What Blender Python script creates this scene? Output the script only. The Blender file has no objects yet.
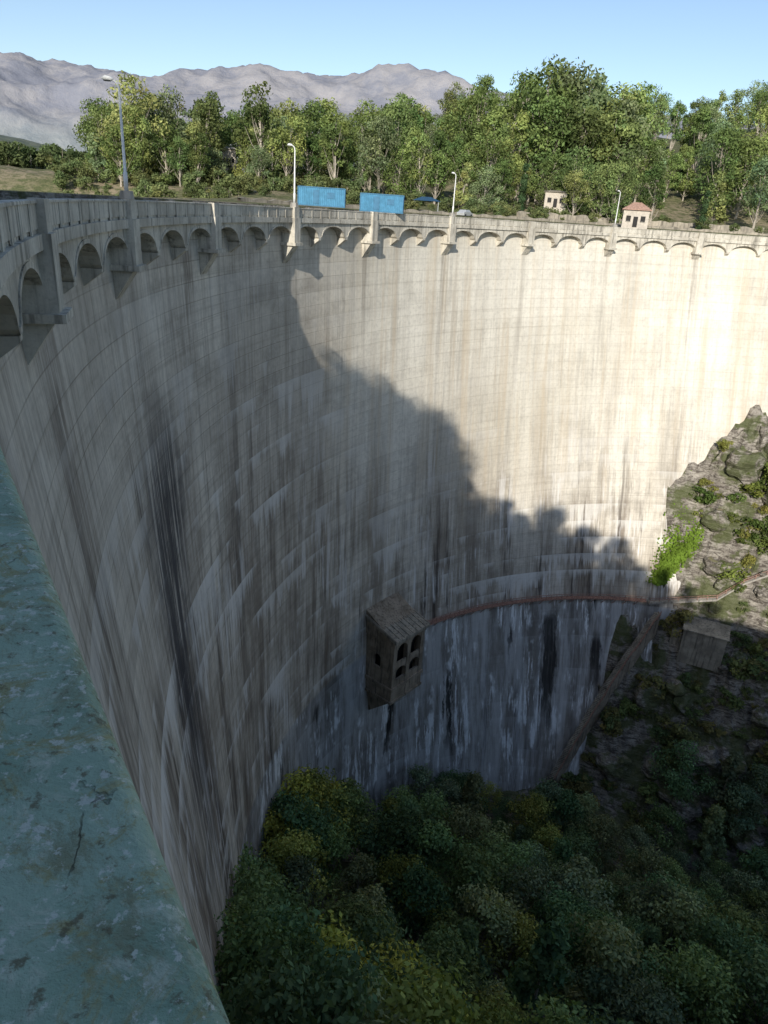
import bpy, math, random
import numpy as np
from mathutils import Vector, Matrix, noise
rad=math.radians
random.seed(7); rng=np.random.default_rng(7)
scene=bpy.context.scene
scene.view_settings.view_transform='Standard'; scene.view_settings.look='None'; scene.view_settings.exposure=0

# ------------------------------------------------------------------ layout
R=110.0
O=np.array([91.2,61.5]); CD=np.array([math.sin(rad(289.5)),math.cos(rad(289.5))])
RF=111.4
C0=O+110*CD; AX=np.array([.943,-.333]); MX=np.array([.333,.943])
def azv(th): a=rad(236+th); return np.array([math.sin(a),math.cos(a)])
def ring(th,r,z):
    p=O+r*azv(th); return (p[0],p[1],z)
def cen(D):
    D=max(D,0.0); s=36*(D/80)**1.2
    return O+s*CD, RF-s-1.9*(D/80)
def face(th,D,off=0.0):
    c,r=cen(D); p=c+(r-off)*azv(th); return (p[0],p[1],-D)
QK=[-130,-110,-98,-92,-86,-60,-35,-6,18,40,48,60,72,76,80,84,100,108,120,140]
VK=[4,0,-3,-6,-20,-64,-92,-104,-120,-126,-122,-101,-80,-70,-58,-47,-35,-18,-2,0]
def ss(a,b,x):
    t=min(1,max(0,(x-a)/(b-a))); return t*t*(3-2*t)
def qof(x,y): return (x-C0[0])*MX[0]+(y-C0[1])*MX[1]
def V(q): return float(np.interp(q,QK,VK))
WS=[-60,-42,-33,-26,-16,-12,-8,3,12,29,42,60,90]
HS=[-6,4,18,30,32,30,15,11,4,-5,-14,-22,-28]
def fbm(x,y,sc,oc=4,z=0.0):
    return noise.fractal(Vector((x/sc,y/sc,z)),1.0,2.0,oc)
def inside(x,y,D,mar):
    c,r=cen(D); dx,dy=x-c[0],y-c[1]
    th=(math.degrees(math.atan2(dx,dy))%360-236+180)%360-180
    if -20<th<136: return math.hypot(dx,dy)<r-mar
    return True
def ground(x,y):
    rx,ry=x-O[0],y-O[1]; rho=math.hypot(rx,ry)
    az=math.degrees(math.atan2(rx,ry))%360
    th=(az-236+180)%360-180
    q=qof(x,y)
    r0=math.hypot(x,y)
    zin=V(q)
    rock=ss(44,60,q)*(1-ss(108,125,q))
    n=fbm(x,y,9,5,3.1)
    zin+= (1.0+3.2*rock)*n
    if rock>0:
        zin+=rock*2.2*abs(noise.noise(Vector((x/3.2,y/3.2,zin/5))))
        zin+=rock*1.3*(noise.cell(Vector((x/4.5+zin*.05,y/4.5,zin/6)))-.3)
        zin+=rock*3.0*noise.noise(Vector((x/14,y/14,7.7)))
    m=ss(112.3,116.0,rho)*ss(-16,-10,th)*(1-ss(146,156,th))
    hill=30*ss(-70,60,x)*ss(142,300,rho)+14*ss(110,200,x)*ss(170,330,rho)
    zo=-0.35+0.035*max(0,rho-122)*(1-ss(400,900,rho))+hill
    zo-= 22*(1-ss(-75,-28,x))*(1-ss(140,190,y))*ss(116,121,rho)
    zo+= ss(150,260,rho)*2.0*fbm(x,y,40,3,9.0)
    zo+= ss(124,150,rho)*.5*fbm(x,y,7,4,2.0)
    zo+= ss(700,2600,r0)*(70+70*fbm(x,y,900,5,1.0))*(1-ss(6000,8000,r0))
    z=zin*(1-m)+zo*m
    f=ss(350,700,rho)*(1-m)
    z=z*(1-f)+(10+30*fbm(x,y,300,4,5.0))*f
    w=.982*x-.191*y; s=.191*x+.982*y
    if s<-5:
        hh=float(np.interp(w,WS,HS))
        h=-2+(hh+2)*ss(-8,-50,s)
        k=ss(-5,-14,s)*(1-ss(-95,-150,s))
        if w>15: k=k*ss(-14,-34,s)
        z=z*(1-k)+h*k
    return z

# ------------------------------------------------------------------ node helper
class NT:
    def __init__(s,name):
        s.m=bpy.data.materials.new(name); s.m.use_nodes=True; s.t=s.m.node_tree; s.t.nodes.clear()
        s.out=s.t.nodes.new('ShaderNodeOutputMaterial')
    def n(s,ty,**k):
        nd=s.t.nodes.new(ty)
        for a,b in k.items(): setattr(nd,a,b)
        return nd
    def set(s,sock,v):
        if isinstance(v,bpy.types.NodeSocket): s.t.links.new(v,sock)
        elif v is not None:
            if isinstance(v,(tuple,list)) and sock.type=='RGBA' and len(v)==3: v=(*v,1)
            sock.default_value=v
    def math(s,op,a,b=None,c=None,clamp=False):
        nd=s.n('ShaderNodeMath',operation=op,use_clamp=clamp)
        s.set(nd.inputs[0],a)
        if b is not None: s.set(nd.inputs[1],b)
        if c is not None: s.set(nd.inputs[2],c)
        return nd.outputs[0]
    def mul(s,*a):
        o=a[0]
        for b in a[1:]: o=s.math('MULTIPLY',o,b)
        return o
    def mix(s,f,a,b,mode='MIX'):
        nd=s.n('ShaderNodeMix',data_type='RGBA',blend_type=mode)
        s.set(nd.inputs[0],f); s.set(nd.inputs[6],a); s.set(nd.inputs[7],b); return nd.outputs[2]
    def noise(s,co,scale,detail=4,rough=.55,dist=0):
        nd=s.n('ShaderNodeTexNoise'); s.set(nd.inputs['Vector'],co); nd.inputs['Scale'].default_value=scale
        nd.inputs['Detail'].default_value=detail; nd.inputs['Roughness'].default_value=rough; nd.inputs['Distortion'].default_value=dist
        return nd.outputs[0]
    def map(s,co,sc=(1,1,1),loc=(0,0,0)):
        nd=s.n('ShaderNodeMapping'); s.set(nd.inputs[0],co); nd.inputs[3].default_value=sc; nd.inputs[1].default_value=loc; return nd.outputs[0]
    def rng(s,v,a,b,c=0,d=1,smooth=True):
        nd=s.n('ShaderNodeMapRange')
        if smooth: nd.interpolation_type='SMOOTHSTEP'
        s.set(nd.inputs[0],v)
        for i,x in enumerate((a,b,c,d)): nd.inputs[i+1].default_value=x
        return nd.outputs[0]
    def bsdf(s,col,rough=.85,bump=None,bd=.1,bs=.5,metal=0,spec=.3):
        nd=s.n('ShaderNodeBsdfPrincipled'); s.set(nd.inputs['Base Color'],col); s.set(nd.inputs['Roughness'],rough)
        nd.inputs['Metallic'].default_value=metal; nd.inputs['Specular IOR Level'].default_value=spec
        if bump is not None:
            b=s.n('ShaderNodeBump'); s.set(b.inputs['Height'],bump); b.inputs['Distance'].default_value=bd; b.inputs['Strength'].default_value=bs
            s.t.links.new(b.outputs[0],nd.inputs['Normal'])
        s.t.links.new(nd.outputs[0],s.out.inputs[0]); return nd
def simple(name,col,rough=.8,var=.25,scale=2.0,metal=0,bump=.02):
    t=NT(name); co=t.n('ShaderNodeTexCoord').outputs['Object']
    a=t.noise(co,scale,5); b=t.noise(co,scale*7,4)
    f=t.math('ADD',t.math('MULTIPLY',a,.65),t.math('MULTIPLY',b,.35))
    c1=tuple(x*(1-var) for x in col); c2=tuple(min(1,x*(1+var)) for x in col)
    t.bsdf(t.mix(t.rng(f,.35,.65),c1,c2),rough,bump=f,bd=bump,metal=metal); return t.m

def dam_mat():
    t=NT('dam_concrete'); uv=t.n('ShaderNodeUVMap').outputs[0]
    sx=t.n('ShaderNodeSeparateXYZ'); t.set(sx.inputs[0],uv); u,v=sx.outputs[0],sx.outputs[1]
    D=t.math('MULTIPLY',v,-1)
    N=lambda su,sv,lo=(0,0,0),de=4,ro=.6,di=0: t.noise(t.map(uv,(su,sv,1),lo),1,de,ro,di)
    big=N(.02,.03)
    lit_or_dry=t.mul(t.rng(u,90,135),t.rng(D,75,35))      # mask of the sunlit upper far half, brightness painted into the colour
    unlit_base=t.mix(t.rng(big,.35,.65),(.56,.505,.425),(.70,.645,.555))
    new=t.mix(t.rng(big,.35,.65),(.69,.65,.555),(.79,.75,.655))  # brighter, warmer base painted in for the sunlit zone
    col=t.mix(lit_or_dry,unlit_base,new)
    br=t.n('ShaderNodeTexBrick'); br.offset=0; br.squash=1
    t.set(br.inputs['Vector'],uv); br.inputs['Scale'].default_value=1
    br.inputs['Brick Width'].default_value=11.2; br.inputs['Row Height'].default_value=1.85
    br.inputs['Mortar Size'].default_value=.05; br.inputs['Mortar Smooth'].default_value=.5
    br.inputs['Color1'].default_value=(.88,.88,.88,1); br.inputs['Color2'].default_value=(1.05,1.05,1.04,1); br.inputs['Mortar'].default_value=(.60,.58,.55,1)
    col=t.mix(t.mul(t.rng(N(.06,.12,(4,4,0),3),.35,.65,.3,.9),t.math('SUBTRACT',1,t.math('MULTIPLY',lit_or_dry,.5))),col,br.outputs[0],'MULTIPLY')
    stain_wt=t.math('SUBTRACT',1,t.math('MULTIPLY',lit_or_dry,.62))  # stain weight, thinned inside the painted sunlit zone
    rows=N(.012,1.1,(0,0,0),4,.7); col=t.mix(t.mul(t.rng(rows,.48,.7,0,.42),stain_wt),col,(.31,.28,.23))
    fm=t.noise(uv,1.4,5,.7); col=t.mix(t.rng(fm,.42,.78,0,.33),col,(.25,.23,.195))
    md=N(.12,.16,(20,1,0),5,.7); col=t.mix(t.mul(t.rng(md,.46,.66,0,.5),stain_wt),col,(.28,.25,.21))
    s1=N(.6,.030,(0,0,0),6,.74); s1b=N(.05,.03,(7,3,0),4)
    col=t.mix(t.mul(t.rng(s1,.46,.63),t.rng(s1b,.38,.60,.05,1),stain_wt,.78),col,(.15,.12,.095))
    s6=N(2.2,.06,(5,9,0),4,.7); col=t.mix(t.mul(t.rng(s6,.48,.70,0,.42),stain_wt),col,(.17,.15,.12))
    low=t.rng(D,6,70,.3,1); s2=N(.12,.014,(3,0,0),6,.68)
    col=t.mix(t.mul(low,t.rng(s2,.43,.60),stain_wt,.72),col,(.155,.12,.09))
    s10=N(.22,.016,(61,2,0),6,.74)
    col=t.mix(t.mul(t.rng(s10,.51,.62),t.rng(u,115,60,.0,.8),t.rng(D,5,30,.3,1)),col,(.085,.07,.058))
    s7=N(.3,.022,(31,4,0),5,.74)
    col=t.mix(t.mul(t.rng(D,15,80,.12,.9),t.rng(s7,.55,.65),stain_wt),col,(.07,.057,.05))
    s11=N(.35,.014,(81,2,0),5,.7)
    col=t.mix(t.mul(lit_or_dry,t.rng(s11,.48,.66,0,.5)),col,(.52,.42,.29))
    def lime(col,H,seed,cov,amt,fu):
        k=t.math('DIVIDE',v,H); row=t.math('FLOOR',k)
        cr=t.n('ShaderNodeCombineXYZ'); t.set(cr.inputs[0],t.math('MULTIPLY',u,.055)); t.set(cr.inputs[1],t.math('MULTIPLY',row,3.7+seed)); cr.inputs[2].default_value=seed
        rn=t.noise(cr.outputs[0],1,4,.65)
        c2=t.n('ShaderNodeCombineXYZ'); t.set(c2.inputs[0],t.math('MULTIPLY',u,fu)); t.set(c2.inputs[1],t.math('MULTIPLY',row,7.1)); t.set(c2.inputs[2],t.math('MULTIPLY',D,.03))
        dn=t.noise(c2.outputs[0],1,5,.78)
        down=t.math('SUBTRACT',1,t.math('FRACT',k))
        L=t.math('MULTIPLY',t.rng(rn,cov,cov+.16),t.rng(dn,.34,.70,0,1.6,False))
        a=t.rng(t.math('SUBTRACT',L,down),-.05,.35)
        return t.mix(t.mul(a,amt,t.rng(fm,.2,.6,.5,1)),col,(.74,.72,.68))
    dm=t.mul(t.rng(D,8,35,.25,1),t.math('SUBTRACT',1,t.math('MULTIPLY',lit_or_dry,.85)))
    col=lime(col,3.7,1.3,.48,t.math('MULTIPLY',dm,.62),1.1)
    col=lime(col,7.4,5.9,.49,t.math('MULTIPLY',dm,.75),.8)
    s3=N(.8,.03,(9,2,0),6,.78,.2); s3b=N(.06,.06,(2,2,0),4,.6,.4)
    col=t.mix(t.mul(t.rng(s3,.50,.60),t.rng(s3b,.49,.59),t.rng(D,14,60,.1,.9),t.math('SUBTRACT',1,t.math('MULTIPLY',lit_or_dry,.6))),col,(.74,.72,.69))
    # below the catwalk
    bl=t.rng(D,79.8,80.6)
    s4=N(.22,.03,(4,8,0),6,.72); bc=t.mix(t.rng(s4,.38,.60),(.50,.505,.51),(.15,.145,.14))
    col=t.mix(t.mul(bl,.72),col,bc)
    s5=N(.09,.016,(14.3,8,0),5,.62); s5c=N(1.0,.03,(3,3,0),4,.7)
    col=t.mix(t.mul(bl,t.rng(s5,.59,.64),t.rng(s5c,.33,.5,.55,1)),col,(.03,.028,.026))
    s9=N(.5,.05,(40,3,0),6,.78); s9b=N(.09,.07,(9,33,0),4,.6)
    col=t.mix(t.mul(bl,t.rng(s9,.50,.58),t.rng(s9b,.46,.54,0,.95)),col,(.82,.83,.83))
    jg=t.math('MULTIPLY',t.math('SUBTRACT',N(.5,.10,(0,7,0),5,.7),.5),9)
    for uc,hw,d0,d1 in ((179.5,2.8,82,114),(193.5,2.0,87,104),(168,1.0,84,98),(150,1.2,92,118)):
        dd=t.math('ABSOLUTE',t.math('SUBTRACT',t.math('ADD',u,jg),uc))
        k=t.mul(t.rng(dd,hw*.4,hw,1,0),t.rng(D,d0,d0+3.5),t.rng(t.math('ADD',D,t.math('MULTIPLY',jg,2)),d1-12,d1,1,0),t.rng(s5c,.3,.5,.7,1))
        col=t.mix(t.math('MULTIPLY',k,.92),col,(.03,.028,.026))
    # big black seep on the near half
    nx=t.math('ADD',u,t.math('MULTIPLY',t.math('SUBTRACT',N(.12,.07,(0,0,0),5,.7),.5),18))
    cx=t.math('ADD',t.math('MULTIPLY',D,-.05),60.5)
    dist=t.math('ABSOLUTE',t.math('SUBTRACT',nx,cx))
    bw=t.mul(t.rng(dist,1.2,10,1,0),t.rng(D,11,24),t.rng(D,38,85,1,0))
    bk=t.math('MULTIPLY',bw,t.rng(N(1.3,.04,(2,2,0),6,.8),.38,.52))
    col=t.mix(t.math('MULTIPLY',bk,.9),col,(.05,.05,.056))
    uu=t.math('DIVIDE',u,R*rad(11.7)); ph=t.math('ABSOLUTE',t.math('SUBTRACT',t.math('FRACT',t.math('SUBTRACT',uu,28.4/11.7-.5)),.5))
    dr=t.math('MULTIPLY',t.rng(ph,.0,.045,1,0),t.rng(D,4,42,.6,0))
    col=t.mix(t.math('MULTIPLY',dr,t.rng(s1,.38,.6,.0,.9)),col,(.26,.22,.175))
    h=t.math('ADD',t.math('MULTIPLY',fm,.5),t.math('MULTIPLY',br.outputs['Fac'],-.5))
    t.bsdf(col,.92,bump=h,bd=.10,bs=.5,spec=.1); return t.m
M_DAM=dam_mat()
def crest_mat(name='crest_concrete',a=(.46,.425,.355),b=(.66,.62,.53)):
    t=NT(name); co=t.n('ShaderNodeTexCoord').outputs['Object']
    g=t.noise(co,.35,5,.65); col=t.mix(t.rng(g,.35,.65),a,b)
    s=t.noise(t.map(co,(2.2,2.2,.18)),1,5,.65); col=t.mix(t.rng(s,.48,.68,0,.8),col,tuple(x*.38 for x in a))
    f=t.noise(co,6,4,.7); col=t.mix(t.rng(f,.45,.8,0,.4),col,(.2,.19,.17))
    t.bsdf(col,.9,bump=f,bd=.04,spec=.2); return t.m
M_CREST=crest_mat()
M_TOWER=crest_mat('tower_concrete',(.21,.17,.125),(.38,.315,.24))
M_PALE=crest_mat('pale_concrete',(.33,.31,.275),(.46,.43,.38))
M_STONE=crest_mat('bank_stone',(.24,.215,.175),(.42,.375,.30))
def green_mat():
    t=NT('weathered_green_paint'); co=t.n('ShaderNodeTexCoord').outputs['Object']
    a=t.noise(co,6,6,.65); col=t.mix(t.rng(a,.35,.65),(.31,.42,.30),(.44,.545,.405))
    b=t.noise(co,28,7,.72,.5); col=t.mix(t.rng(b,.5,.66,0,.8),col,(.62,.64,.50))
    c=t.noise(t.map(co,loc=(3,1,4)),11,9,.8,.9); col=t.mix(t.rng(c,.50,.62,0,.9),col,(.38,.34,.16))
    c2=t.noise(t.map(co,loc=(8,1,4)),5,9,.8,.9); col=t.mix(t.rng(c2,.51,.62,0,.8),col,(.28,.29,.18))
    d=t.noise(t.map(co,loc=(7,1,4)),60,6,.7); col=t.mix(t.rng(d,.56,.66,0,.8),col,(.17,.14,.08))
    e=t.noise(t.map(co,loc=(1,9,4)),75,4,.68); col=t.mix(t.rng(e,.57,.64,0,.85),col,(.70,.70,.60))
    vo=t.n('ShaderNodeTexVoronoi',feature='DISTANCE_TO_EDGE')
    wv=t.n('ShaderNodeVectorMath',operation='ADD'); t.set(wv.inputs[0],co)
    nn=t.n('ShaderNodeTexNoise'); t.set(nn.inputs[0],co); nn.inputs['Scale'].default_value=9; nn.inputs['Detail'].default_value=8
    sc=t.n('ShaderNodeVectorMath',operation='SCALE'); t.set(sc.inputs[0],nn.outputs[1]); sc.inputs['Scale'].default_value=.25
    t.set(wv.inputs[1],sc.outputs[0]); t.set(vo.inputs['Vector'],wv.outputs[0]); vo.inputs['Scale'].default_value=1.7
    cr=t.rng(vo.outputs['Distance'],0,.0035,1,0); cr=t.math('MULTIPLY',cr,t.rng(a,.52,.6))
    col=t.mix(t.math('MULTIPLY',cr,.5),col,(.13,.125,.09))
    h=t.math('SUBTRACT',t.math('ADD',t.math('MULTIPLY',b,.6),t.math('MULTIPLY',d,.5)),t.math('MULTIPLY',cr,.5))
    t.bsdf(col,t.rng(b,.3,.7,.65,.9),bump=h,bd=.010,bs=1,spec=.2); return t.m
M_GREEN=green_mat()
def ground_mat():
    t=NT('terrain_ground'); g=t.n('ShaderNodeNewGeometry'); pos=g.outputs['Position']
    sx=t.n('ShaderNodeSeparateXYZ'); t.set(sx.inputs[0],g.outputs['Normal'])
    sp=t.n('ShaderNodeSeparateXYZ'); t.set(sp.inputs[0],pos)
    a=t.noise(pos,.05,5,.6); b=t.noise(pos,.5,5,.7); c=t.noise(pos,2.5,4,.7)
    lit_or_dry=t.mix(t.rng(a,.4,.6),(.32,.265,.18),(.17,.17,.085)); lit_or_dry=t.mix(t.rng(b,.42,.6,0,.85),lit_or_dry,(.10,.12,.05))
    rock=t.mix(t.rng(b,.35,.65),(.23,.205,.175),(.44,.405,.35))
    st=t.noise(t.map(pos,(.35,.35,1.6)),1,5,.7,1.0); rock=t.mix(t.rng(st,.44,.60,0,.85),rock,(.075,.062,.052))
    rock=t.mix(t.rng(c,.5,.7,0,.5),rock,(.50,.47,.41))
    veg=t.noise(t.map(pos,loc=(30,2,1)),.16,5,.65)
    rock=t.mix(t.rng(veg,.46,.56,0,.8),rock,(.095,.115,.04))
    fl=t.rng(sx.outputs[2],.72,.9); fl2=t.rng(sx.outputs[2],.90,.98)
    isb=t.rng(sp.outputs[2],-25,-8)
    fz=t.n('ShaderNodeMix',data_type='FLOAT'); t.set(fz.inputs[0],isb); t.set(fz.inputs[2],fl2); t.set(fz.inputs[3],fl)
    col=t.mix(fz.outputs[0],rock,lit_or_dry)
    ln=t.n('ShaderNodeVectorMath',operation='LENGTH'); t.set(ln.inputs[0],pos)
    far=t.noise(pos,.006,5,.7); far2=t.noise(pos,.03,5,.75)
    fc=t.mix(t.rng(far,.42,.58),(.10,.12,.06),(.15,.155,.09)); fc=t.mix(t.rng(far2,.45,.56,0,.9),fc,(.055,.075,.04))
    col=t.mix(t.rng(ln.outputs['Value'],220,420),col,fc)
    col=t.mix(t.rng(ln.outputs['Value'],900,6000,0,.85),col,(.25,.28,.31))  # air haze put into the colour: distant ground fades to blue-grey
    h=t.math('ADD',st,t.math('MULTIPLY',c,.5))
    t.bsdf(col,.95,bump=h,bd=.6,bs=1,spec=.1); return t.m
M_GROUND=ground_mat()
def mount_mat():
    t=NT('hazed_mountain_rock'); g=t.n('ShaderNodeNewGeometry'); pos=g.outputs['Position']
    a=t.noise(pos,.0009,6,.65); b=t.noise(t.map(pos,(1,1,.5)),.004,6,.7)
    sx=t.n('ShaderNodeSeparateXYZ'); t.set(sx.inputs[0],pos)
    f=t.math('ADD',t.math('MULTIPLY',a,.5),t.math('MULTIPLY',b,.5))
    hi=t.mix(t.rng(f,.43,.57),(.225,.235,.275),(.315,.31,.325)); lo=t.mix(t.rng(f,.42,.58),(.21,.245,.255),(.265,.29,.295))  # rock tones with atmospheric haze already mixed into the colour
    t.bsdf(t.mix(t.rng(sx.outputs[2],250,750),lo,hi),1,bump=b,bd=55,bs=.6,spec=0); return t.m
M_MOUNT=mount_mat()
def leaf_mat():
    t=NT('foliage'); oi=t.n('ShaderNodeObjectInfo'); at=t.n('ShaderNodeAttribute',attribute_name='tint')
    col=t.mix(1,oi.outputs['Color'],at.outputs['Color'],'MULTIPLY')
    d=t.n('ShaderNodeBsdfDiffuse'); t.set(d.inputs[0],col)
    tr=t.n('ShaderNodeBsdfTranslucent'); t.set(tr.inputs[0],t.mix(1,col,(1.1,1.2,.6),'MULTIPLY'))
    mx=t.n('ShaderNodeMixShader'); mx.inputs[0].default_value=.25
    t.t.links.new(d.outputs[0],mx.inputs[1]); t.t.links.new(tr.outputs[0],mx.inputs[2]); t.t.links.new(mx.outputs[0],t.out.inputs[0]); return t.m
M_LEAF=leaf_mat()
M_BARK=simple('bark',(.38,.34,.28),.9,.35,3)
M_ASPH=simple('asphalt',(.075,.073,.07),.9,.3,1)
M_RUST=simple('rusty_iron',(.34,.20,.155),.7,.4,3)
M_WHITE=simple('white_paint',(.72,.72,.69),.5,.08,3)
M_BLUE=simple('blue_container_paint',(.085,.25,.39),.5,.15,1.5)
M_BLUED=simple('blue_dark_paint',(.045,.16,.27),.5,.15,1.5)
M_ROOF=simple('clay_roof',(.38,.24,.18),.85,.3,3)
M_DARK=simple('dark_void',(.015,.014,.013),.6,.2,3)
M_GLASS=simple('dark_glass',(.03,.035,.04),.15,.1,3)
M_STEEL=simple('galvanised_steel',(.55,.56,.56),.4,.1,3,metal=.4)
M_RUBBER=simple('rubber',(.03,.03,.03),.8,.1,3)
M_TARP=simple('blue_tarp',(.03,.08,.14),.6,.2,3)

# ------------------------------------------------------------------ mesh helpers
def link(ob): scene.collection.objects.link(ob); return ob
def empty(name,loc=(0,0,0)):
    e=bpy.data.objects.new(name,None); e.location=loc; e.empty_display_size=.5; return link(e)
def mobj(name,vs,fs,mat,parent=None,smooth=False):
    me=bpy.data.meshes.new(name); me.from_pydata([tuple(map(float,v)) for v in vs],[],[tuple(f) for f in fs])
    me.materials.append(mat)
    if smooth: me.polygons.foreach_set('use_smooth',[True]*len(me.polygons))
    me.update(); ob=link(bpy.data.objects.new(name,me))
    if parent: ob.parent=parent
    return ob
class MB:
    def __init__(s): s.v=[]; s.f=[]
    def box(s,c,sz,rz=0.0,taper=1.0):
        b=len(s.v); ca,sa=math.cos(rz),math.sin(rz)
        for k,(dx,dy,dz) in enumerate([(-1,-1,-1),(1,-1,-1),(1,1,-1),(-1,1,-1),(-1,-1,1),(1,-1,1),(1,1,1),(-1,1,1)]):
            tp=taper if dz>0 else 1
            x=dx*sz[0]/2*tp; y=dy*sz[1]/2*tp
            s.v.append((c[0]+x*ca-y*sa,c[1]+x*sa+y*ca,c[2]+dz*sz[2]/2))
        s.f+= [tuple(b+i for i in q) for q in [(0,3,2,1),(4,5,6,7),(0,1,5,4),(1,2,6,5),(2,3,7,6),(3,0,4,7)]]
    def hexa(s,p):
        b=len(s.v); s.v+=list(p); s.f+=[tuple(b+i for i in q) for q in [(0,3,2,1),(4,5,6,7),(0,1,5,4),(1,2,6,5),(2,3,7,6),(3,0,4,7)]]
    def tube(s,pts,rs,n=8):
        b=len(s.v); pts=[Vector(p) for p in pts]
        for i,p in enumerate(pts):
            d=(pts[min(i+1,len(pts)-1)]-pts[max(i-1,0)]).normalized()
            a=d.orthogonal().normalized() if i==0 else (pa-d*pa.dot(d)).normalized()
            pa=a; c=d.cross(a)
            for k in range(n):
                t=2*math.pi*k/n; s.v.append(tuple(p+(a*math.cos(t)+c*math.sin(t))*rs[i]))
        for i in range(len(pts)-1):
            for k in range(n):
                s.f.append((b+i*n+k,b+i*n+(k+1)%n,b+(i+1)*n+(k+1)%n,b+(i+1)*n+k))
        s.f.append(tuple(b+k for k in range(n))[::-1]); s.f.append(tuple(b+(len(pts)-1)*n+k for k in range(n)))
    def obj(s,name,mat,parent=None,smooth=False,bevel=0):
        o=mobj(name,s.v,s.f,mat,parent,smooth)
        if bevel:
            m=o.modifiers.new('b','BEVEL'); m.width=bevel; m.segments=2; m.limit_method='ANGLE'
        return o
def sweep(name,prof,t0,t1,step,mat,parent,closed=True,smooth=False):
    n=int(round((t1-t0)/step)); vs=[];fs=[]
    for i in range(n+1):
        th=t0+(t1-t0)*i/n
        pr=prof(th) if callable(prof) else prof
        for r,z in pr: vs.append(ring(th,r,z))
    m=len(pr)
    for i in range(n):
        for k in range(m if closed else m-1):
            k2=(k+1)%m; fs.append((i*m+k,(i+1)*m+k,(i+1)*m+k2,i*m+k2))
    if closed: fs.append(tuple(range(m))); fs.append(tuple(n*m+k for k in range(m))[::-1])
    return mobj(name,vs,fs,mat,parent,smooth)

# ------------------------------------------------------------------ ground sheet
def build_ground():
    rh=list(np.arange(2,126,1.1))+list(np.arange(126,420,3.5)); r=420
    while r<16000: rh.append(r); r*=1.07
    NA=520; vs=[(O[0],O[1],ground(O[0],O[1]))]; fs=[]
    for r in rh:
        for k in range(NA):
            a=2*math.pi*k/NA; x=O[0]+r*math.sin(a); y=O[1]+r*math.cos(a); vs.append((x,y,ground(x,y)))
    for k in range(NA): fs.append((0,1+(k+1)%NA,1+k))
    for i in range(len(rh)-1):
        for k in range(NA):
            a=1+i*NA+k; b=1+i*NA+(k+1)%NA; fs.append((a,b,b+NA,a+NA))
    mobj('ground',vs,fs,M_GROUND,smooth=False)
build_ground()
mw=NT('reservoir_water'); wc=mw.n('ShaderNodeTexCoord').outputs['Object']; mw.bsdf((.03,.06,.06),.08,bump=mw.noise(wc,.8,4),bd=.08)
mobj('reservoir_water',[(-700,-300,-9),(-32,-300,-9),(-32,180,-9),(-700,180,-9)],[(0,1,2,3)],mw.m)
def mountains():
    azk=[-60,-40,-26,-24,-21,-18,-15,-10.5,-6,-.5,3.5,10,25,60]
    sk=[.14,.148,.145,.138,.144,.136,.142,.163,.156,.168,.160,.135,.11,.1]
    vs=[];fs=[];NA=520;NR=90
    for j in range(NR):
        t=j/(NR-1); d=5200+7500*t
        for i in range(NA):
            az=-60+120*i/(NA-1)
            x=d*math.sin(rad(az)); y=d*math.cos(rad(az))
            g=ss(0,.72,t)**1.25*(1-.5*ss(.75,1,t))
            s=float(np.interp(az,azk,sk))
            rn=noise.ridged_multi_fractal(Vector((x/2000,y/2000,.3)),1.0,2.1,8,1.0,2.0)
            top=10600*s
            z=top*g*(.84+.055*rn)+ (rn-1)*150*ss(.05,.4,t)*(1-.5*ss(.5,.72,t))+ 40*noise.fractal(Vector((x/240,y/240,2)),1,2,4)
            vs.append((x,y,z-20))
    for j in range(NR-1):
        for i in range(NA-1):
            a=j*NA+i; fs.append((a,a+1,a+NA+1,a+NA))
    mobj('mountain_range',vs,fs,M_MOUNT,smooth=True)
mountains()

# ------------------------------------------------------------------ dam
dam=empty('arch_dam')
def contact(D):
    for th in np.arange(85,150,.25):
        x,y,_=face(th,D)
        if qof(x,y)>40 and V(qof(x,y))>-D: return th
    return 150
def dam_face():
    ths=np.arange(-14,152.01,.5); Ds=list(np.arange(1.6,136,1.4)); vs=[];fs=[];uv=[];lim=[]
    for D in Ds:
        lim.append(contact(D)+5 if D>44 else 152)
        P=np.array([face(t,D)[:2] for t in ths]); vs+=[(p[0],p[1],-D) for p in P]
        d=D; Q=P.copy()
        while d>0:          # follow the fall line up to the crest
            d=max(0,d-1.4); c,r=cen(d); e=Q-c; Q=c+r*e/np.linalg.norm(e,axis=1)[:,None]
        e=Q-O; a=(np.degrees(np.arctan2(e[:,0],e[:,1]))%360-236+180)%360-180
        uv+=[(rad(t)*R,-D) for t in a]
    n=len(ths)
    for i in range(len(Ds)-1):
        for k in range(n-1):
            if ths[k+1]>lim[i]: break
            a=i*n+k; fs.append((a,a+1,a+n+1,a+n))
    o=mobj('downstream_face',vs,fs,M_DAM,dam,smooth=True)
    ul=o.data.uv_layers.new(name='UVMap'); li=np.empty(len(o.data.loops),dtype=np.int32); o.data.loops.foreach_get('vertex_index',li)
    ul.data.foreach_set('uv',np.array(uv,dtype=np.float32)[li].ravel())
dam_face()
T0,T1=-14.0,150.0
sweep('crest_slab',[(110.0,-2.15),(110.0,-1.45),(116.9,-1.45),(116.9,-2.15)],T0,T1,1,M_CREST,dam)
sweep('upstream_face',[(111.7,-2.15),(116.8,-2.16),(116.8,-60),(116.0,-60)],T0,T1,2,M_CREST,dam)
sweep('roadway',[(110.9,-1.446),(110.9,-1.40),(115.9,-1.40),(115.9,-1.446)],T0,T1,1,M_ASPH,dam)
sweep('parapet',[(109.93,-1.45),(109.93,-.57),(110.23,-.57),(110.23,-1.45)],9.5,T1,.5,M_CREST,dam)
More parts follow.
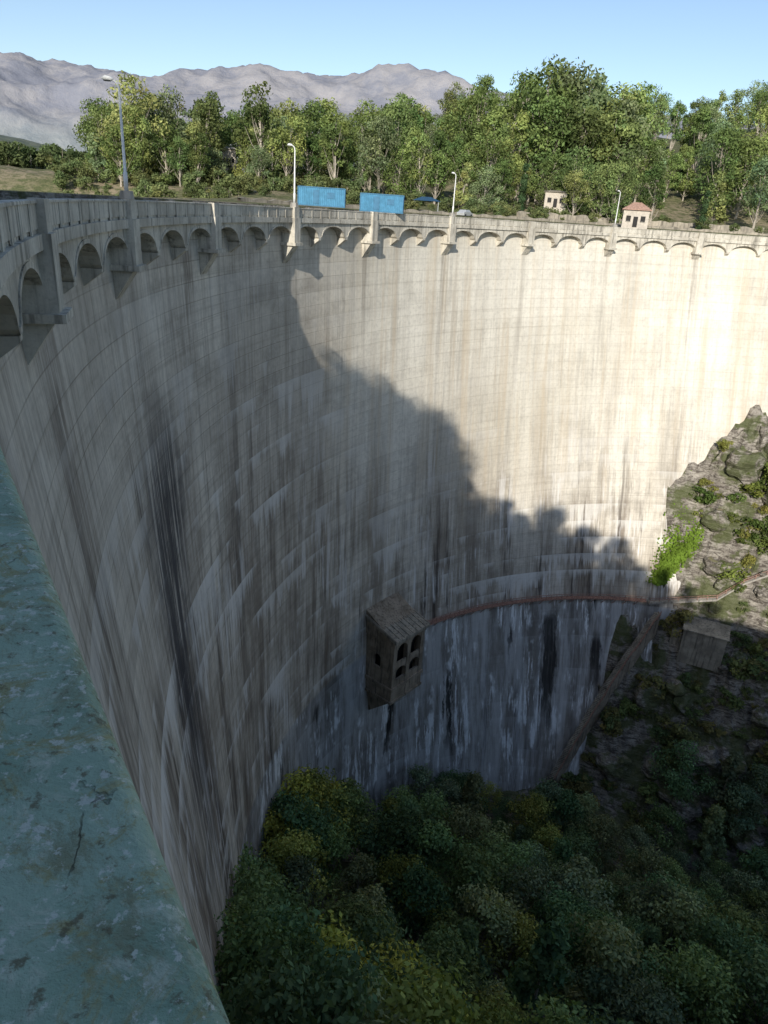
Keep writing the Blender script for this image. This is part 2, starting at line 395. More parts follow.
sweep('parapet_base_band',[(109.80,-2.17),(109.80,-1.62),(109.995,-1.62),(109.995,-2.17)],T0,T1,.5,M_CREST,dam)
sweep('parapet_coping',[(109.87,-.568),(109.87,-.47),(109.9,-.45),(110.27,-.45),(110.3,-.47),(110.3,-.568)],9.5,T1,.5,M_CREST,dam)
sweep('parapet_upstream',[(116.5,-1.448),(116.5,-.5),(116.8,-.5),(116.8,-1.448)],T0,T1,.5,M_CREST,dam)
sweep('parapet_upstream_coping',[(116.44,-.498),(116.44,-.4),(116.86,-.4),(116.86,-.498)],T0,T1,.5,M_CREST,dam)
m=MB()
for k in range(-20,100):
    th=28.4+k*1.3
    if not 10<th<150: continue
    a,b=th-.09,th+.09
    m.hexa([ring(a,109.895,-1.615),ring(b,109.895,-1.615),ring(b,109.94,-1.615),ring(a,109.94,-1.615),ring(a,109.895,-.575),ring(b,109.895,-.575),ring(b,109.94,-.575),ring(a,109.94,-.575)])
m.obj('parapet_ribs',M_CREST,dam)
gp=empty('green_parapet')
pr=[]; x0,x1,zt,zb_,rr=109.904,110.30,-.45,-.62,.022
for a in range(0,91,15): pr.append((x0+rr-rr*math.cos(rad(a)),zt-rr+rr*math.sin(rad(a))))
pr+=[(110.02,-.4455),(110.15,-.4455)]
for a in range(90,-1,-15): pr.append((x1-rr+rr*math.cos(rad(a)),zt-rr+rr*math.sin(rad(a))))
pr+=[(x1,zb_),(x0,zb_)]
sweep('painted_coping',pr,-8,9.45,.1,M_GREEN,gp,smooth=False)
sweep('wall',[(109.95,-1.448),(109.95,-.622),(110.25,-.622),(110.25,-1.448)],-8,9.45,.5,M_CREST,gp)
PH=28.4; BAY=11.7/3; ZB=-4.15
def zb(th):
    t=((th-PH)/BAY)%1.0; t=abs(t-.5)*2
    k=t/.86
    if k>=1: return ZB
    return -2.6-1.45*(1-math.sqrt(max(0,1-k*k)))
def sp(th):
    b=zb(th); return [(110.05,-2.152),(110.05,b),(111.9,b),(111.9,-2.152)]
sweep('arch_gallery',sp,PH-BAY*10,PH+BAY*30,BAY/28,M_CREST,dam)
def trim(th):
    b=zb(th); return [(109.99,b+.22),(109.99,b),(110.045,b),(110.045,b+.22)]
sweep('arch_trim',trim,PH-BAY*10,PH+BAY*30,BAY/28,M_CREST,dam)
mb=MB(); mp=MB()
def wedge(m,th,hw,r0,r1,z0,z1,z2):
    a,b=th-math.degrees(hw/R),th+math.degrees(hw/R)
    m.hexa([ring(a,r0,z1),ring(b,r0,z1),ring(b,r1,z1),ring(a,r1,z1),ring(a,r0,z0),ring(b,r0,z0),ring(b,r1,z0),ring(a,r1,z0)])
    m.hexa([ring(a,r1-.25,z2),ring(b,r1-.25,z2),ring(b,r1+.3,z2),ring(a,r1+.3,z2),ring(a,r0+.002,z1-.002),ring(b,r0+.002,z1-.002),ring(b,r1,z1-.002),ring(a,r1,z1-.002)])
for k in range(-10,31):
    th=PH+k*BAY
    if th<9: continue
    if k%3==0:
        wedge(mp,th,.8,109.5,111.6,-1.6,-4.55,-7.2)
        wedge(mp,th,.65,109.62,110.2,-.40,-1.597,-1.6)
        a,b=th-.58,th+.58
        mp.hexa([ring(a,109.25,-4.85),ring(b,109.25,-4.85),ring(b,111.6,-4.85),ring(a,111.6,-4.85),ring(a,109.25,-4.5),ring(b,109.25,-4.5),ring(b,111.6,-4.5),ring(a,111.6,-4.5)])
    else:
        wedge(mb,th,.40,110.02,111.6,ZB-.005,ZB-.2,ZB-1.2)
mb.obj('corbels',M_CREST,dam); mp.obj('pilasters',M_CREST,dam)

def lamp(th):
    p=ring(th,110.0,-.40); e=empty('street_lamp',p); e.rotation_euler[2]=-rad(236+th)
    m=MB(); m.box((0,0,.25),(.8,.8,.5),0,.85); m.obj('pedestal',M_PALE,e,bevel=.03)
    m=MB(); m.tube([(0,0,.5),(0,0,1.6),(0,0,1.61),(0,0,6.3),(0,.08,6.6),(0,.25,6.74),(0,.4,6.76)],[.14,.14,.10,.07,.06,.05,.045],10); m.obj('pole',M_WHITE,e,True)
    m=MB(); m.tube([(0,.3,6.78),(0,.45,6.82),(0,.8,6.86),(0,1.0,6.83)],[.05,.13,.15,.06],10); m.obj('luminaire',M_WHITE,e,True)
    m=MB(); m.box((0,.68,6.71),(.2,.4,.06)); m.obj('lens',M_GLASS,e)
for k in range(5): lamp(PH+k*23.4)

def tower():
    e=empty('valve_house')
    cc,r=cen(78); th0,th1=70.4,77.6
    tm=(th0+th1)/2; rd=-azv(tm)
    tgd=azv(th1)-azv(th0); tg=tgd/np.linalg.norm(tgd)
    base=cc+r*azv(tm)
    def P(a,b,z): q=base+tg*a+rd*b; return (q[0],q[1],z)
    def blk(m,a0,a1,b0,b1,z0,z1,zf0=None,zf1=None):
        zf0=z0 if zf0 is None else zf0; zf1=z1 if zf1 is None else zf1
        m.hexa([P(a0,b1,zf0),P(a1,b1,zf0),P(a1,b0,z0),P(a0,b0,z0),P(a0,b1,zf1),P(a1,b1,zf1),P(a1,b0,z1),P(a0,b0,z1)])
    W=4.6; B=7.2; back=-8
    m=MB(); blk(m,-W+.9,W-.9,back,B-1.6,-85,-75.6); m.obj('inner_core',M_DARK,e)
    m=MB(); blk(m,-W-.5,W+.5,back,B+.8,-69.6,-69.0,-74.5,-73.9)
    for i in range(9):
        a=-W-.3+i*(2*W+.6)/8; blk(m,a-.1,a+.1,back,B+.75,-68.99,-68.85,-73.89,-73.75)
    m.obj('roof_slab',M_STONE,e)
    m=MB()
    blk(m,-W-.2,W+.2,-.5,B+.2,-75.4,-70.2,-75.4,-74.4)
    blk(m,-W-.25,W+.25,back,B+.25,-85.6,-84.9); blk(m,-W,W,back,B,-88,-85.6)
    blk(m,-W-.25,W+.25,back,B+.25,-88.5,-88.0)
    m.hexa([P(-W+1,1,-94),P(W-1,1,-94),P(W-1,back,-94),P(-W+1,back,-94),P(-W+.3,B-.3,-88.5),P(W-.3,B-.3,-88.5),P(W-.3,back,-88.5),P(-W+.3,back,-88.5)])
    for a in (-W+.5,0,W-.5): blk(m,a-.5,a+.5,B-1,B,-84.9,-75.4)
    blk(m,-W+1,W-1,B-.6,B-.1,-84.9,-83.6)
    blk(m,-W+1,W-1,B-.5,B-.15,-80.3,-79.6)
    for c in (-2.05,2.05):
        n=10; hw=1.56
        for i in range(n):
            x0=-hw+2*hw*i/n; x1=x0+2*hw/n; xm=(x0+x1)/2
            zz=-77.2+1.5*math.sqrt(max(0,1-(xm/hw)**2))
            blk(m,c+x0,c+x1,B-.7,B-.05,zz,-75.4)
            zz=-82.2+1.3*math.sqrt(max(0,1-(xm/hw)**2)); blk(m,c+x0,c+x1,B-.7,B-.12,zz,-80.3)
    for sgn in (-1,1):
        a0,a1=sorted((sgn*W,sgn*(W-.4)))
        blk(m,a0,a1,back,2.4,-84.9,-75.4); blk(m,a0,a1,4.0,B-1,-84.9,-75.4)
        blk(m,a0,a1,2.4,4.0,-84.9,-81.6)
        for i in range(8):
            x0=2.4+1.6*i/8; x1=x0+.2; xm=(x0+x1)/2-3.2
            zz=-79.6+.8*math.sqrt(max(0,1-(xm/.8)**2)); blk(m,a0,a1,x0,x1,zz,-75.4)
    m.obj('walls',M_TOWER,e)
tower()

cw=empty('catwalk')
def railing(m,pts,h=1.1,post=2.0,r=.05):
    P=[Vector(p) for p in pts]
    for z in (h,h*.55): m.tube([p+Vector((0,0,z)) for p in P],[r]*len(P),5)
    for i in range(len(P)-1):
        L=(P[i+1]-P[i]).length; n=max(1,int(L/post))
        for k in range(n):
            q=P[i].lerp(P[i+1],k/n); m.tube([q,q+Vector((0,0,h))],[r,r],5)
ths=list(np.arange(78.0,128.6,1.0)); vs=[];fs=[]
for th in ths:
    for off,z in ((-.5,-80.0),(1.2,-80.0),(1.2,-80.25),(-.5,-80.25)):
        c,r=cen(80); p=c+(r-off)*azv(th); vs.append((p[0],p[1],z))
for i in range(len(ths)-1):
    for k in range(4): fs.append((i*4+k,(i+1)*4+k,(i+1)*4+(k+1)%4,i*4+(k+1)%4))
mobj('deck',vs,fs,M_RUST,cw)
m=MB(); railing(m,[(*face(t,80,1.1)[:2],-80.0) for t in ths],r=.07); m.obj('railing',M_RUST,cw)
m=MB()
for t in np.arange(80.5,128,2.0):
    a=Vector(face(t,80,1.0)); b=Vector(face(t,81.6,-.1)); m.tube([a-Vector((0,0,.27)),b],[.08,.08],5)
m.obj('brackets',M_RUST,cw)
path=empty('bank_walkway')
pp=[(*face(128.4,80,1)[:2],-80),(77,144,-77.0),(82,144.0,-72.5),(88,142.5,-68.0),(97,140,-64),(110,136,-60.5)]
vs=[];fs=[]
for p in pp:
    for dy,dz in ((-.7,0),(.7,0),(.7,-.45),(-.7,-.45)): vs.append((p[0],p[1]+dy,p[2]+dz))
for i in range(len(pp)-1):
    for k in range(4): fs.append((i*4+k,(i+1)*4+k,(i+1)*4+(k+1)%4,i*4+(k+1)%4))
mobj('path_slab',vs,fs,M_PALE,path)
m=MB(); railing(m,[(p[0],p[1]-.6,p[2]) for p in pp],1.1,2.0,.07); m.obj('path_railing',M_RUST,path)
m=MB()
for p in pp[1:]: m.box((p[0],p[1],p[2]-3.5),(.5,.5,6.1))
m.obj('path_piers',M_PALE,path)
h=empty('concrete_blockhouse',(74.2,139.0,-84.2)); h.rotation_euler[2]=rad(-24)
m=MB(); m.box((0,0,-2.6),(9.0,5.0,8.4)); m.box((-5.6,.4,-3.6),(2.4,3.4,7)); m.obj('block_walls',M_STONE,h,bevel=.08)
m=MB(); m.hexa([(-4.8,-2.8,1.61),(4.8,-2.8,1.61),(4.8,2.8,2.4),(-4.8,2.8,2.4),(-4.8,-2.8,1.9),(4.8,-2.8,1.9),(4.8,2.8,2.7),(-4.8,2.8,2.7)]); m.obj('block_roof',M_STONE,h)
st=empty('abutment_stairs'); vs=[];fs=[]; pts=[]
for D in np.arange(84,122,1.0):
    th=contact(D); a=face(th,D,.2); b=face(th,D,2.4); z=-D+2.4
    pts.append((b[0],b[1],z))
    vs+=[(a[0],a[1],z),(b[0],b[1],z),(b[0],b[1],z-5),(a[0],a[1],z-5)]
n=len(pts)
for i in range(n-1):
    for k in range(4): fs.append((i*4+k,(i+1)*4+k,(i+1)*4+(k+1)%4,i*4+(k+1)%4))
mobj('stair_wall',vs,fs,M_TOWER,st)
m=MB()
for i in range(n-1):
    a=Vector(pts[i]); b=Vector(pts[i+1])
    for k in range(3):
        q=a.lerp(b,k/3); m.box((q.x-.6,q.y+.5,q.z+.1),(1.3,.6,.3),rad(-30))
m.obj('steps',M_STONE,st)
m=MB(); railing(m,pts,1.1,2.5,.08); m.obj('stair_railing',M_RUST,st)

# ------------------------------------------------------------------ containers, hut, car, houses
def container(loc,rz,L=6.9):
    e=empty('shipping_container',loc); e.rotation_euler[2]=rz; W,H=2.44,2.6
    m=MB(); n=int(L/.28)
    for side in (-1,1):
        vs=[];fs=[]
        for i in range(n*2+1):
            x=-L/2+.1+(L-.2)*i/(n*2); y=side*(W/2-(.07 if i%2 else .0))
            vs+=[(x,y,.15),(x,y,H-.1)]
        for i in range(n*2): fs.append((2*i,2*i+2,2*i+3,2*i+1))
        mobj('side_panel',vs,fs,M_BLUE,e)
    m.box((0,0,H-.03),(L-.1,W-.1,.05)); m.box((0,0,.12),(L-.1,W-.1,.1)); m.box((-L/2+.06,0,H/2),(.05,W-.2,H-.2)); m.box((L/2-.06,0,H/2),(.05,W-.2,H-.2))
    m.obj('panels',M_BLUE,e)
    m=MB()
    for sx in (-1,1):
        for sy in (-1,1): m.box((sx*(L/2-.07),sy*(W/2-.05),H/2),(.16,.16,H+.04))
        m.box((0,sx*(W/2-.03),H-.02),(L-.3,.12,.14)); m.box((0,sx*(W/2-.03),.09),(L-.3,.12,.18))
    for y in (-.6,-.2,.2,.6): m.tube([(L/2+.02,y,.2),(L/2+.02,y,H-.2)],[.03,.03],6)
    m.box((-.8,-W/2-.0,1.3),(.9,.05,1.9)); m.box((1.4,-W/2-.0,1.55),(1.1,.05,.8))
    m.obj('frame',M_BLUED,e)
def at(az,d,z=None,dz=0):
    x=d*math.sin(rad(az)); y=d*math.cos(rad(az)); return (x,y,(ground(x,y) if z is None else z)+dz)
container(at(-6.1,118,-.15),rad(3),7.1); container(at(-1.65,122,-.45),rad(-2),6.8)
def house(name,loc,rz,sx,sy,hz,hr,wall,roof):
    e=empty(name,loc); e.rotation_euler[2]=rz
    m=MB(); m.box((0,0,hz/2-1.5),(sx,sy,hz+3)); m.obj('walls',wall,e)
    m=MB(); ox,oy=sx/2+.4,sy/2+.4
    m.v=[(-ox,-oy,hz),(ox,-oy,hz),(ox,oy,hz),(-ox,oy,hz),(-ox*.25,0,hz+hr),(ox*.25,0,hz+hr),(-ox,-oy,hz+.12),(ox,-oy,hz+.12),(ox,oy,hz+.12),(-ox,oy,hz+.12)]
    m.f=[(3,2,1,0),(0,1,7,6),(1,2,8,7),(2,3,9,8),(3,0,6,9),(6,7,5,4),(7,8,5),(8,9,4,5),(9,6,4)]
    m.obj('roof',roof,e)
    m=MB(); m.box((-sx*.28,-sy/2-.03,1.7),(sx*.18,.08,1.1)); m.box((sx*.28,-sy/2-.03,1.7),(sx*.18,.08,1.1)); m.box((0,-sy/2-.03,1.05),(.95,.08,2.1))
    m.box((-sx/2-.03,0,1.7),(.08,1.2,1.1)); m.obj('openings',M_DARK,e)
    m=MB()
    for x in (-sx*.28,sx*.28): m.box((x,-sy/2-.08,1.1),(sx*.2,.14,.08))
    m.obj('sills',M_PALE,e)
M_CREAM=simple('cream_render',(.50,.45,.38),.85,.15,2)
house('gatehouse',at(16.6,178,-.2),rad(-14),5.4,4.6,3.4,1.6,M_CREAM,M_ROOF)
house('white_house',at(-12.7,222,None,4.5),rad(10),3.6,4,4.5,.8,M_CREAM,M_PALE)
house('stone_house',at(10.9,206,None,2.6),rad(-10),5.5,4,3.6,.5,M_CREAM,M_STONE)
def car(loc,rz,mat):
    e=empty('parked_car',loc); e.rotation_euler[2]=rz
    prof=[(-2.1,.35),(-2.15,.75),(-1.95,.95),(-1.5,1.0),(-.95,1.42),(.55,1.45),(1.2,1.0),(1.95,.85),(2.15,.6),(2.1,.35)]
    vs=[];fs=[];n=len(prof)
    for y in (-.85,-.8,.8,.85):
        for x,z in prof:
            k=.82 if z>1.05 else 1; vs.append((x*(.985 if abs(y)>.82 else 1),y*k,z))
    for j in range(3):
        for i in range(n): fs.append((j*n+i,j*n+(i+1)%n,(j+1)*n+(i+1)%n,(j+1)*n+i))
    fs.append(tuple(range(n))[::-1]); fs.append(tuple(3*n+i for i in range(n)))
    mobj('body',vs,fs,mat,e)
    m=MB()
    for s in (-1,1): m.hexa([(-1.25,s*.84,1.02),(.95,s*.84,1.02),(.95,s*.8,1.02),(-1.25,s*.8,1.02),(-.85,s*.715,1.36),(.5,s*.715,1.36),(.5,s*.68,1.36),(-.85,s*.68,1.36)])
    m.obj('windows',M_GLASS,e)
    m=MB()
    for x in (-1.35,1.35):
        for s in (-1,1): m.tube([(x,s*.68,.33),(x,s*.88,.33)],[.33,.33],16)
    m.obj('wheels',M_RUBBER,e)
car(at(4.5,160,None,-.25),rad(60),M_STEEL)
e=empty('canopy_tent',at(1.6,165,None)); m=MB()
for x in (-2.5,2.5):
    for y in (-2,2): m.tube([(x,y,0),(x,y,2.2)],[.06,.06],6)
m.obj('posts',M_STEEL,e)
m=MB(); m.v=[(-3,-2.4,2.1),(3,-2.4,2.1),(3,2.4,2.1),(-3,2.4,2.1),(-1,0,2.9),(1,0,2.9)]; m.f=[(0,1,5,4),(1,2,5),(2,3,4,5),(3,0,4),(3,2,1,0)]; m.obj('tarp',M_TARP,e)
def drywall(name,r0,t0,t1,h0,mat):
    vs=[];fs=[]
    for i,t in enumerate(np.arange(t0,t1,.5)):
        p=O+r0*azv(t); z=ground(*p); q=O+(r0+.6)*azv(t); hgt=h0+.15*math.sin(i*1.7)
        vs+=[(p[0],p[1],z-.5),(p[0],p[1],z+hgt),(q[0],q[1],z+hgt),(q[0],q[1],z-.5)]
    for i in range(len(vs)//4-1):
        for k in range(4): fs.append((i*4+k,(i+1)*4+k,(i+1)*4+(k+1)%4,i*4+(k+1)%4))
    mobj(name,vs,fs,mat)
drywall('stone_wall',126,58,125,.5,M_STONE)
drywall('retaining_wall',137,96,125,1.4,M_STONE)

# ------------------------------------------------------------------ vegetation
def tree_mesh(name,H,Rc,cb,nc,lpc,leaf,seed,style='round',csz=1.0):
    r=np.random.default_rng(seed); m=MB()
    lean=r.normal(0,.04*H,2)
    tp=[(lean[0]*t*t,lean[1]*t*t,H*.9*t) for t in np.linspace(0,1,6)]
    tr=H*.015
    m.tube(tp,[tr*1.25,tr,tr*.85,tr*.65,tr*.4,tr*.15],7)
    cl=[]
    for i in range(nc):
        h=cb+(1-cb)*r.random()**.9
        if style in('cypress','cone'): wid=Rc*(1.03-h)/(1-cb)
        else:
            k=(h-cb)/(1-cb); wid=Rc*math.sqrt(max(.06,1-(2*k-.85)**2*.85))
        a=r.random()*6.283; rr=wid*math.sqrt(r.random())*(1 if style!='cypress' else .5)
        z=H*h*.95; c=np.array([lean[0]*h*h+rr*math.cos(a),lean[1]*h*h+rr*math.sin(a),z])
        cr=(Rc*.18+r.random()*Rc*.22)*csz if style!='cypress' else Rc*.45
        cl.append((c,cr))
        if style=='round' and i%2==0 or i%3==0:
            t0=max(.12,h-.28-.1*r.random()); b=np.array([lean[0]*t0*t0,lean[1]*t0*t0,H*.9*t0])
            mid=(b*.5+c*.5)+np.array([0,0,-.04*H])
            m.tube([b,mid,c],[tr*.36,tr*.2,tr*.06],5)
    nb=len(m.v); nf=len(m.f)
    C=[];N=[];T=[]
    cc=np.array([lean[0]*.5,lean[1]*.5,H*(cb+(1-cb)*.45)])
    for c,cr in cl:
        n=int(lpc*(cr/(Rc*.33))**1.6)
        d=r.normal(size=(n,3)); d/=np.linalg.norm(d,axis=1)[:,None]
        rad_=cr*(.45+.85*r.random(n)**.8)[:,None]; sq=np.array([1,1,.8])
        p=c+d*rad_*sq; C.append(p)
        nn=d*.8+r.normal(size=(n,3))*.55+np.array([0,0,.25]); N.append(nn)
        tint=.7+.6*r.random(); hue=r.normal(0,.05)
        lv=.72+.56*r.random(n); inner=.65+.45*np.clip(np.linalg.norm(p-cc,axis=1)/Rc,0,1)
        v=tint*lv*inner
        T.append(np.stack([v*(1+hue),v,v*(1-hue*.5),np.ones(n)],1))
    C=np.concatenate(C);N=np.concatenate(N);T=np.concatenate(T); n=len(C)
    N/=np.linalg.norm(N,axis=1)[:,None]; A=np.cross(N,r.normal(size=(n,3))); A/=np.linalg.norm(A,axis=1)[:,None]; B=np.cross(N,A)
    s=(leaf*(.6+.8*r.random(n)))[:,None]
    L=np.stack([C-A*s,C-B*s*.55,C+A*s,C+B*s*.55],1).reshape(-1,3)
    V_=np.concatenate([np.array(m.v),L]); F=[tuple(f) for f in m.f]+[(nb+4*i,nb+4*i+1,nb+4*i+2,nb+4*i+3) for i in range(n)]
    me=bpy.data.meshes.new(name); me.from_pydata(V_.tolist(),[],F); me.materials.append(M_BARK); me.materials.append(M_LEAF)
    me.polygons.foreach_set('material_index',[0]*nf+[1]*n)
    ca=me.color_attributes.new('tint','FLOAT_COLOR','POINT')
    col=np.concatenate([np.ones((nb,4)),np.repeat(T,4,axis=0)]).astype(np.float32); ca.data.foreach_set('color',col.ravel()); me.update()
    return me
def inst(me,name,loc,s,rz,col,parent,sz=None):
    o=bpy.data.objects.new(name,me); o.location=loc; o.rotation_euler=(random.uniform(-.04,.04),random.uniform(-.04,.04),rz)
    o.scale=(s,s,s*(sz or 1)); o.color=(*col,1); link(o); o.parent=parent; return o
EUC=[]
for i in range(8):
    if i%2==0: EUC.append(tree_mesh(f'euc{i}',22,4.6+.35*i,.30+.02*i,26+i,115,.36,20+i,csz=1.0))
    else: EUC.append(tree_mesh(f'euc{i}',22,5.6+.25*i,.16,40,105,.38,20+i,csz=1.0))
PINE=[tree_mesh(f'pine{i}',16,3.6,.12,30,90,.40,40+i,'cone') for i in range(2)]
CYP=[tree_mesh('cyp0',14,1.5,.05,40,60,.3,50,'cypress')]
CAN=[tree_mesh(f'can{i}',13,4.6+.25*i,.26,38,135,.26,60+i,csz=.95) for i in range(6)]
SHR=[tree_mesh(f'shr{i}',3,2.0,.1,14,80,.2,80+i) for i in range(3)]
def jit(c,v=.2): k=1+random.uniform(-v,v); return (c[0]*k*(1+random.uniform(-.10,.08)),c[1]*k,c[2]*k)
fo=empty('canyon_forest'); placed=0
GREENS=[(.175,.24,.10),(.13,.20,.095),(.20,.26,.10),(.17,.215,.125),(.235,.265,.13)]
for gx in np.arange(-40,150,6.4):
    for gy in np.arange(0,170,6.4):
        x=gx+random.uniform(-2.7,2.7); y=gy+random.uniform(-2.7,2.7); q=qof(x,y)
        if q<-72 or q>44+5*math.sin(x*.1)+(7 if x>65 else 0): continue
        z=ground(x,y)
        if not inside(x,y,max(2,-z-6),1.5 if y<78 else 3.5): continue
        if abs(math.degrees(math.atan2(x,y)))>48: continue
        s=random.uniform(.6,1.25)
        if q>10: s*=.85
        col=random.choice(GREENS)
        if random.random()<.08: col=(.30,.31,.09)
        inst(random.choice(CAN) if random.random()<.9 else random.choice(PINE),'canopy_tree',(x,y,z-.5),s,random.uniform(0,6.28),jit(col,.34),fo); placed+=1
for (x,y,s) in [(-14,64,1.15),(-10,58,1.1),(-17,70,1.1),(-12,52,1.0),(-19,66,1.1),(-13,58,1.2)]:
    inst(random.choice(CAN),'canopy_tree',(x,y,ground(x,y)-.5),s,random.uniform(0,6),jit(GREENS[0]),fo)
for (x,y,s) in [(-11,89,1.25),(-7,93,1.1),(-15,84,1.05),(-1.5,49,1.2),(4,47,1.05),(-5,54,.95),(7,45,1.0),(1,43,.95)]:
    inst(random.choice(CAN),'yellow_tree',(x,y,ground(x,y)-.5),s,random.uniform(0,6),(.46,.44,.10),fo)
bs=empty('bank_shrubs')
for i in range(2300):
    x=random.uniform(40,170); y=random.uniform(80,185); q=qof(x,y)
    if q<44 or q>112: continue
    if noise.noise(Vector((x/9,y/9,4)))<(-.22 if q<70 else -.10): continue
    z=ground(x,y)
    if not inside(x,y,-z,1.2): continue
    hi=z>-75
    col=random.choice([(.16,.20,.05),(.22,.23,.065),(.12,.165,.045)]) if hi else random.choice([(.17,.21,.08),(.14,.185,.08),(.21,.20,.08)])
    s=random.uniform(.35,1.4) if random.random()<.85 else random.uniform(1.4,2.2)
    inst(random.choice(SHR),'shrub',(x,y,z-.4),s,random.uniform(0,6),jit(col),bs,random.uniform(.6,1.1))
def ivy():
    r=np.random.default_rng(5); n=8500; C=[];T=[]
    for i in range(n):
        D=45+31*r.random(); k=(D-45)/31
        mid=129.9-2.0*k; w=1.2+2.3*math.sin(math.pi*min(1,k*.9+.1))
        th=mid+r.normal()*w*.5; p=face(th,D,.1+2.4*r.random()*(1-min(1,abs(th-mid)/(w*2.5))))
        C.append(p); cl=noise.noise(Vector((th*.9,D*.35,0))); T.append((.85+.6*cl+.2*r.random(),)*3+(1,))
    C=np.array(C); N=np.array([.05,-.8,.5])+r.normal(size=(n,3))*.5; N/=np.linalg.norm(N,axis=1)[:,None]
    A=np.cross(N,r.normal(size=(n,3))); A/=np.linalg.norm(A,axis=1)[:,None]; B=np.cross(N,A); s=(.3*(.6+.8*r.random(n)))[:,None]
    L=np.stack([C-A*s,C-B*s*.7,C+A*s,C+B*s*.7],1).reshape(-1,3)
    o=mobj('ivy',L.tolist(),[(4*i,4*i+1,4*i+2,4*i+3) for i in range(n)],M_LEAF)
    ca=o.data.color_attributes.new('tint','FLOAT_COLOR','POINT'); ca.data.foreach_set('color',np.repeat(np.array(T),4,axis=0).astype(np.float32).ravel())
    o.color=(.17,.26,.04,1)
ivy()
def boulders():
    import bmesh
    bm=bmesh.new(); bmesh.ops.create_icosphere(bm,subdivisions=3,radius=1); base=[v.co.copy() for v in bm.verts]; bf=[[v.index for v in f.verts] for f in bm.faces]; bm.free()
    vs=[];fs=[]
    for i in range(420):
        x=random.uniform(45,150); y=random.uniform(85,180); q=qof(x,y)
        if q<48 or q>106: continue
        z=ground(x,y)
        if not inside(x,y,-z,2): continue
        s=random.uniform(.8,4.6); k=len(vs); off=Vector((i*3.1,i*1.7,0)); sq=(random.uniform(.7,1.3),random.uniform(.7,1.3),random.uniform(.6,1.1))
        R3=Matrix.Rotation(random.uniform(0,6),3,'Z')@Matrix.Rotation(random.uniform(-.5,.5),3,'X')
        for b in base:
            d=noise.noise(b*1.1+off)*.5+noise.fractal(b*2.2+off,1,2,3)*.14
            p=R3@Vector((b.x*sq[0],b.y*sq[1],b.z*sq[2]))*(s*(.85+d)); vs.append((x+p.x,y+p.y,z+p.z))
        fs+=[tuple(k+j for j in f) for f in bf]
    mobj('rock_outcrop',vs,fs,M_GROUND,smooth=False)
boulders()
bw=empty('background_woodland')
BG=[(.165,.22,.075),(.19,.24,.08),(.15,.20,.075),(.22,.25,.095),(.12,.175,.06),(.18,.225,.115)]
cnt=0
def addt(a,dd,s,pine=.1):
    global cnt
    x=dd*math.sin(rad(a)); y=dd*math.cos(rad(a)); rho=math.hypot(x-O[0],y-O[1])
    if rho<136: return
    if -13.6<a<-11.8 and dd<224: return
    if 9.8<a<12.0 and dd<208: return
    z=ground(x,y); me=random.choice(EUC) if random.random()>pine else random.choice(PINE)
    inst(me,'tree',(x,y,z-.5),s,random.uniform(0,6.28),jit(random.choice(BG),.32),bw,random.uniform(.9,1.2)); cnt+=1
for i in range(48): addt(-21.8+13.5*(i+random.random())/48,random.uniform(200,262),random.uniform(.68,1.0),.05)
for i in range(40): addt(-21+29*(i+random.random())/40 if i%3 else random.uniform(-21,-8),random.uniform(196,215),random.uniform(.4,.7),.1)
for i in range(44): addt(random.uniform(-8.5,31),random.uniform(196,222),random.uniform(.45,.95),.15)
for i in range(70): addt(-9.5+41*(i+random.random())/70,random.uniform(225,290),random.uniform(.65,1.15))
for i in range(22): addt(random.uniform(5,15.5),random.uniform(225,270),random.uniform(1.1,1.5),0)
for i in range(100): addt(random.uniform(-6,34),random.uniform(290,400),random.uniform(.6,.95))
for i in range(360):
    a=random.uniform(-24,29); dd=random.uniform(162,225); x=dd*math.sin(rad(a)); y=dd*math.cos(rad(a)); rho=math.hypot(x-O[0],y-O[1])
    if rho<130: continue
    inst(random.choice(SHR),'shrub',(x,y,ground(x,y)-.2),random.uniform(.3,1.1)*(1.4 if a<-4 else 1),random.uniform(0,6),jit((.15,.18,.075)),bw)
for i in range(260):        # scrub dotted over the far left slopes
    a=random.uniform(-32,-17); dd=random.uniform(260,900); x=dd*math.sin(rad(a)); y=dd*math.cos(rad(a))
    inst(random.choice(SHR),'shrub',(x,y,ground(x,y)-.3),random.uniform(1.2,3.0),random.uniform(0,6),jit((.11,.14,.06)),bw)
for (a,d,s) in [(14.9,200,.8),(8.5,205,.9),(21,205,.7),(-1,240,1.6),(-10.5,235,1.6)]:
    inst(CYP[0],'cypress',at(a,d,None,-.3),s,0,(.06,.10,.045),bw)
hw=empty('hillside_woodland')
TOPW=[-33,-26,-20,-14,-11.5,-9,-6,3,12,29,42,60]; TOPH=[24,46,51,53,50,38,24,22,14,6,-5,-16]
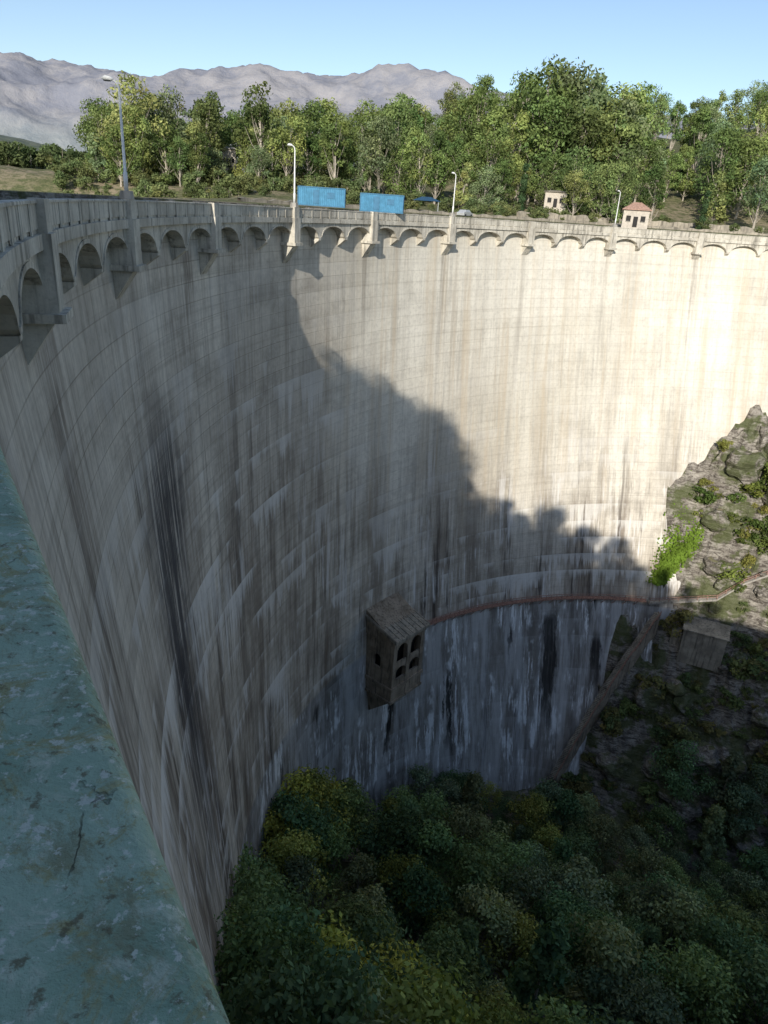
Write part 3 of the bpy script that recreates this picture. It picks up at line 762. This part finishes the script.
for w in np.arange(-30,66,4.0):
    for s in (-62,-54,-47,-40,-33,-26,-18):
        ww=w+random.uniform(-1.5,1.5); sv=s+random.uniform(-2,2)
        x=ww*.982+sv*.191; y=-ww*.191+sv*.982
        if math.hypot(x,y)<12: continue
        z=ground(x,y); top=float(np.interp(ww,TOPW,TOPH))+(sv+50)*.455
        H=min(20,top-z)*random.uniform(.62,1.1)
        if H<3: continue
        inst(random.choice(EUC),'tree',(x,y,z-1),H/22,random.uniform(0,6),jit(BG[0]),hw)
for w,H in ((3,35),(27,22.0),(14,24)):
    x=w*.982-50*.191; y=-w*.191-50*.982; z=ground(x,y); inst(CYP[0],'cypress',(x,y,z),(H-z)/14,0,(.06,.09,.04),hw)

# ------------------------------------------------------------------ light, world, camera
EL,AZ=24.5,9.6
wd=bpy.data.worlds.new('World'); scene.world=wd; wd.use_nodes=True; nt=wd.node_tree
sky=nt.nodes.new('ShaderNodeTexSky'); sky.sky_type='NISHITA'; sky.sun_disc=False; sky.sun_elevation=rad(EL); sky.sun_rotation=rad(180+AZ)
sky.altitude=900; sky.air_density=1.0; sky.dust_density=1.0; sky.ozone_density=1.0
bg=nt.nodes['Background']; nt.links.new(sky.outputs[0],bg.inputs[0]); bg.inputs[1].default_value=.15
sl=bpy.data.lights.new('sun','SUN'); sl.energy=5; sl.angle=rad(.5); sl.color=(1,.94,.84)
so=link(bpy.data.objects.new('sun',sl)); dv=Vector((math.sin(rad(AZ))*math.cos(rad(EL)),math.cos(rad(AZ))*math.cos(rad(EL)),-math.sin(rad(EL))))
so.rotation_euler=dv.to_track_quat('-Z','Y').to_euler(); so.location=(0,0,80)
cam=bpy.data.cameras.new('camera'); co=link(bpy.data.objects.new('camera',cam)); cam.sensor_fit='VERTICAL'; cam.sensor_height=36; cam.lens=25; cam.clip_start=.05; cam.clip_end=40000
co.matrix_world=Matrix.Rotation(rad(67),4,'X')@Matrix.Rotation(rad(3.8),4,'Z')
scene.camera=co
print('trees',placed,cnt)
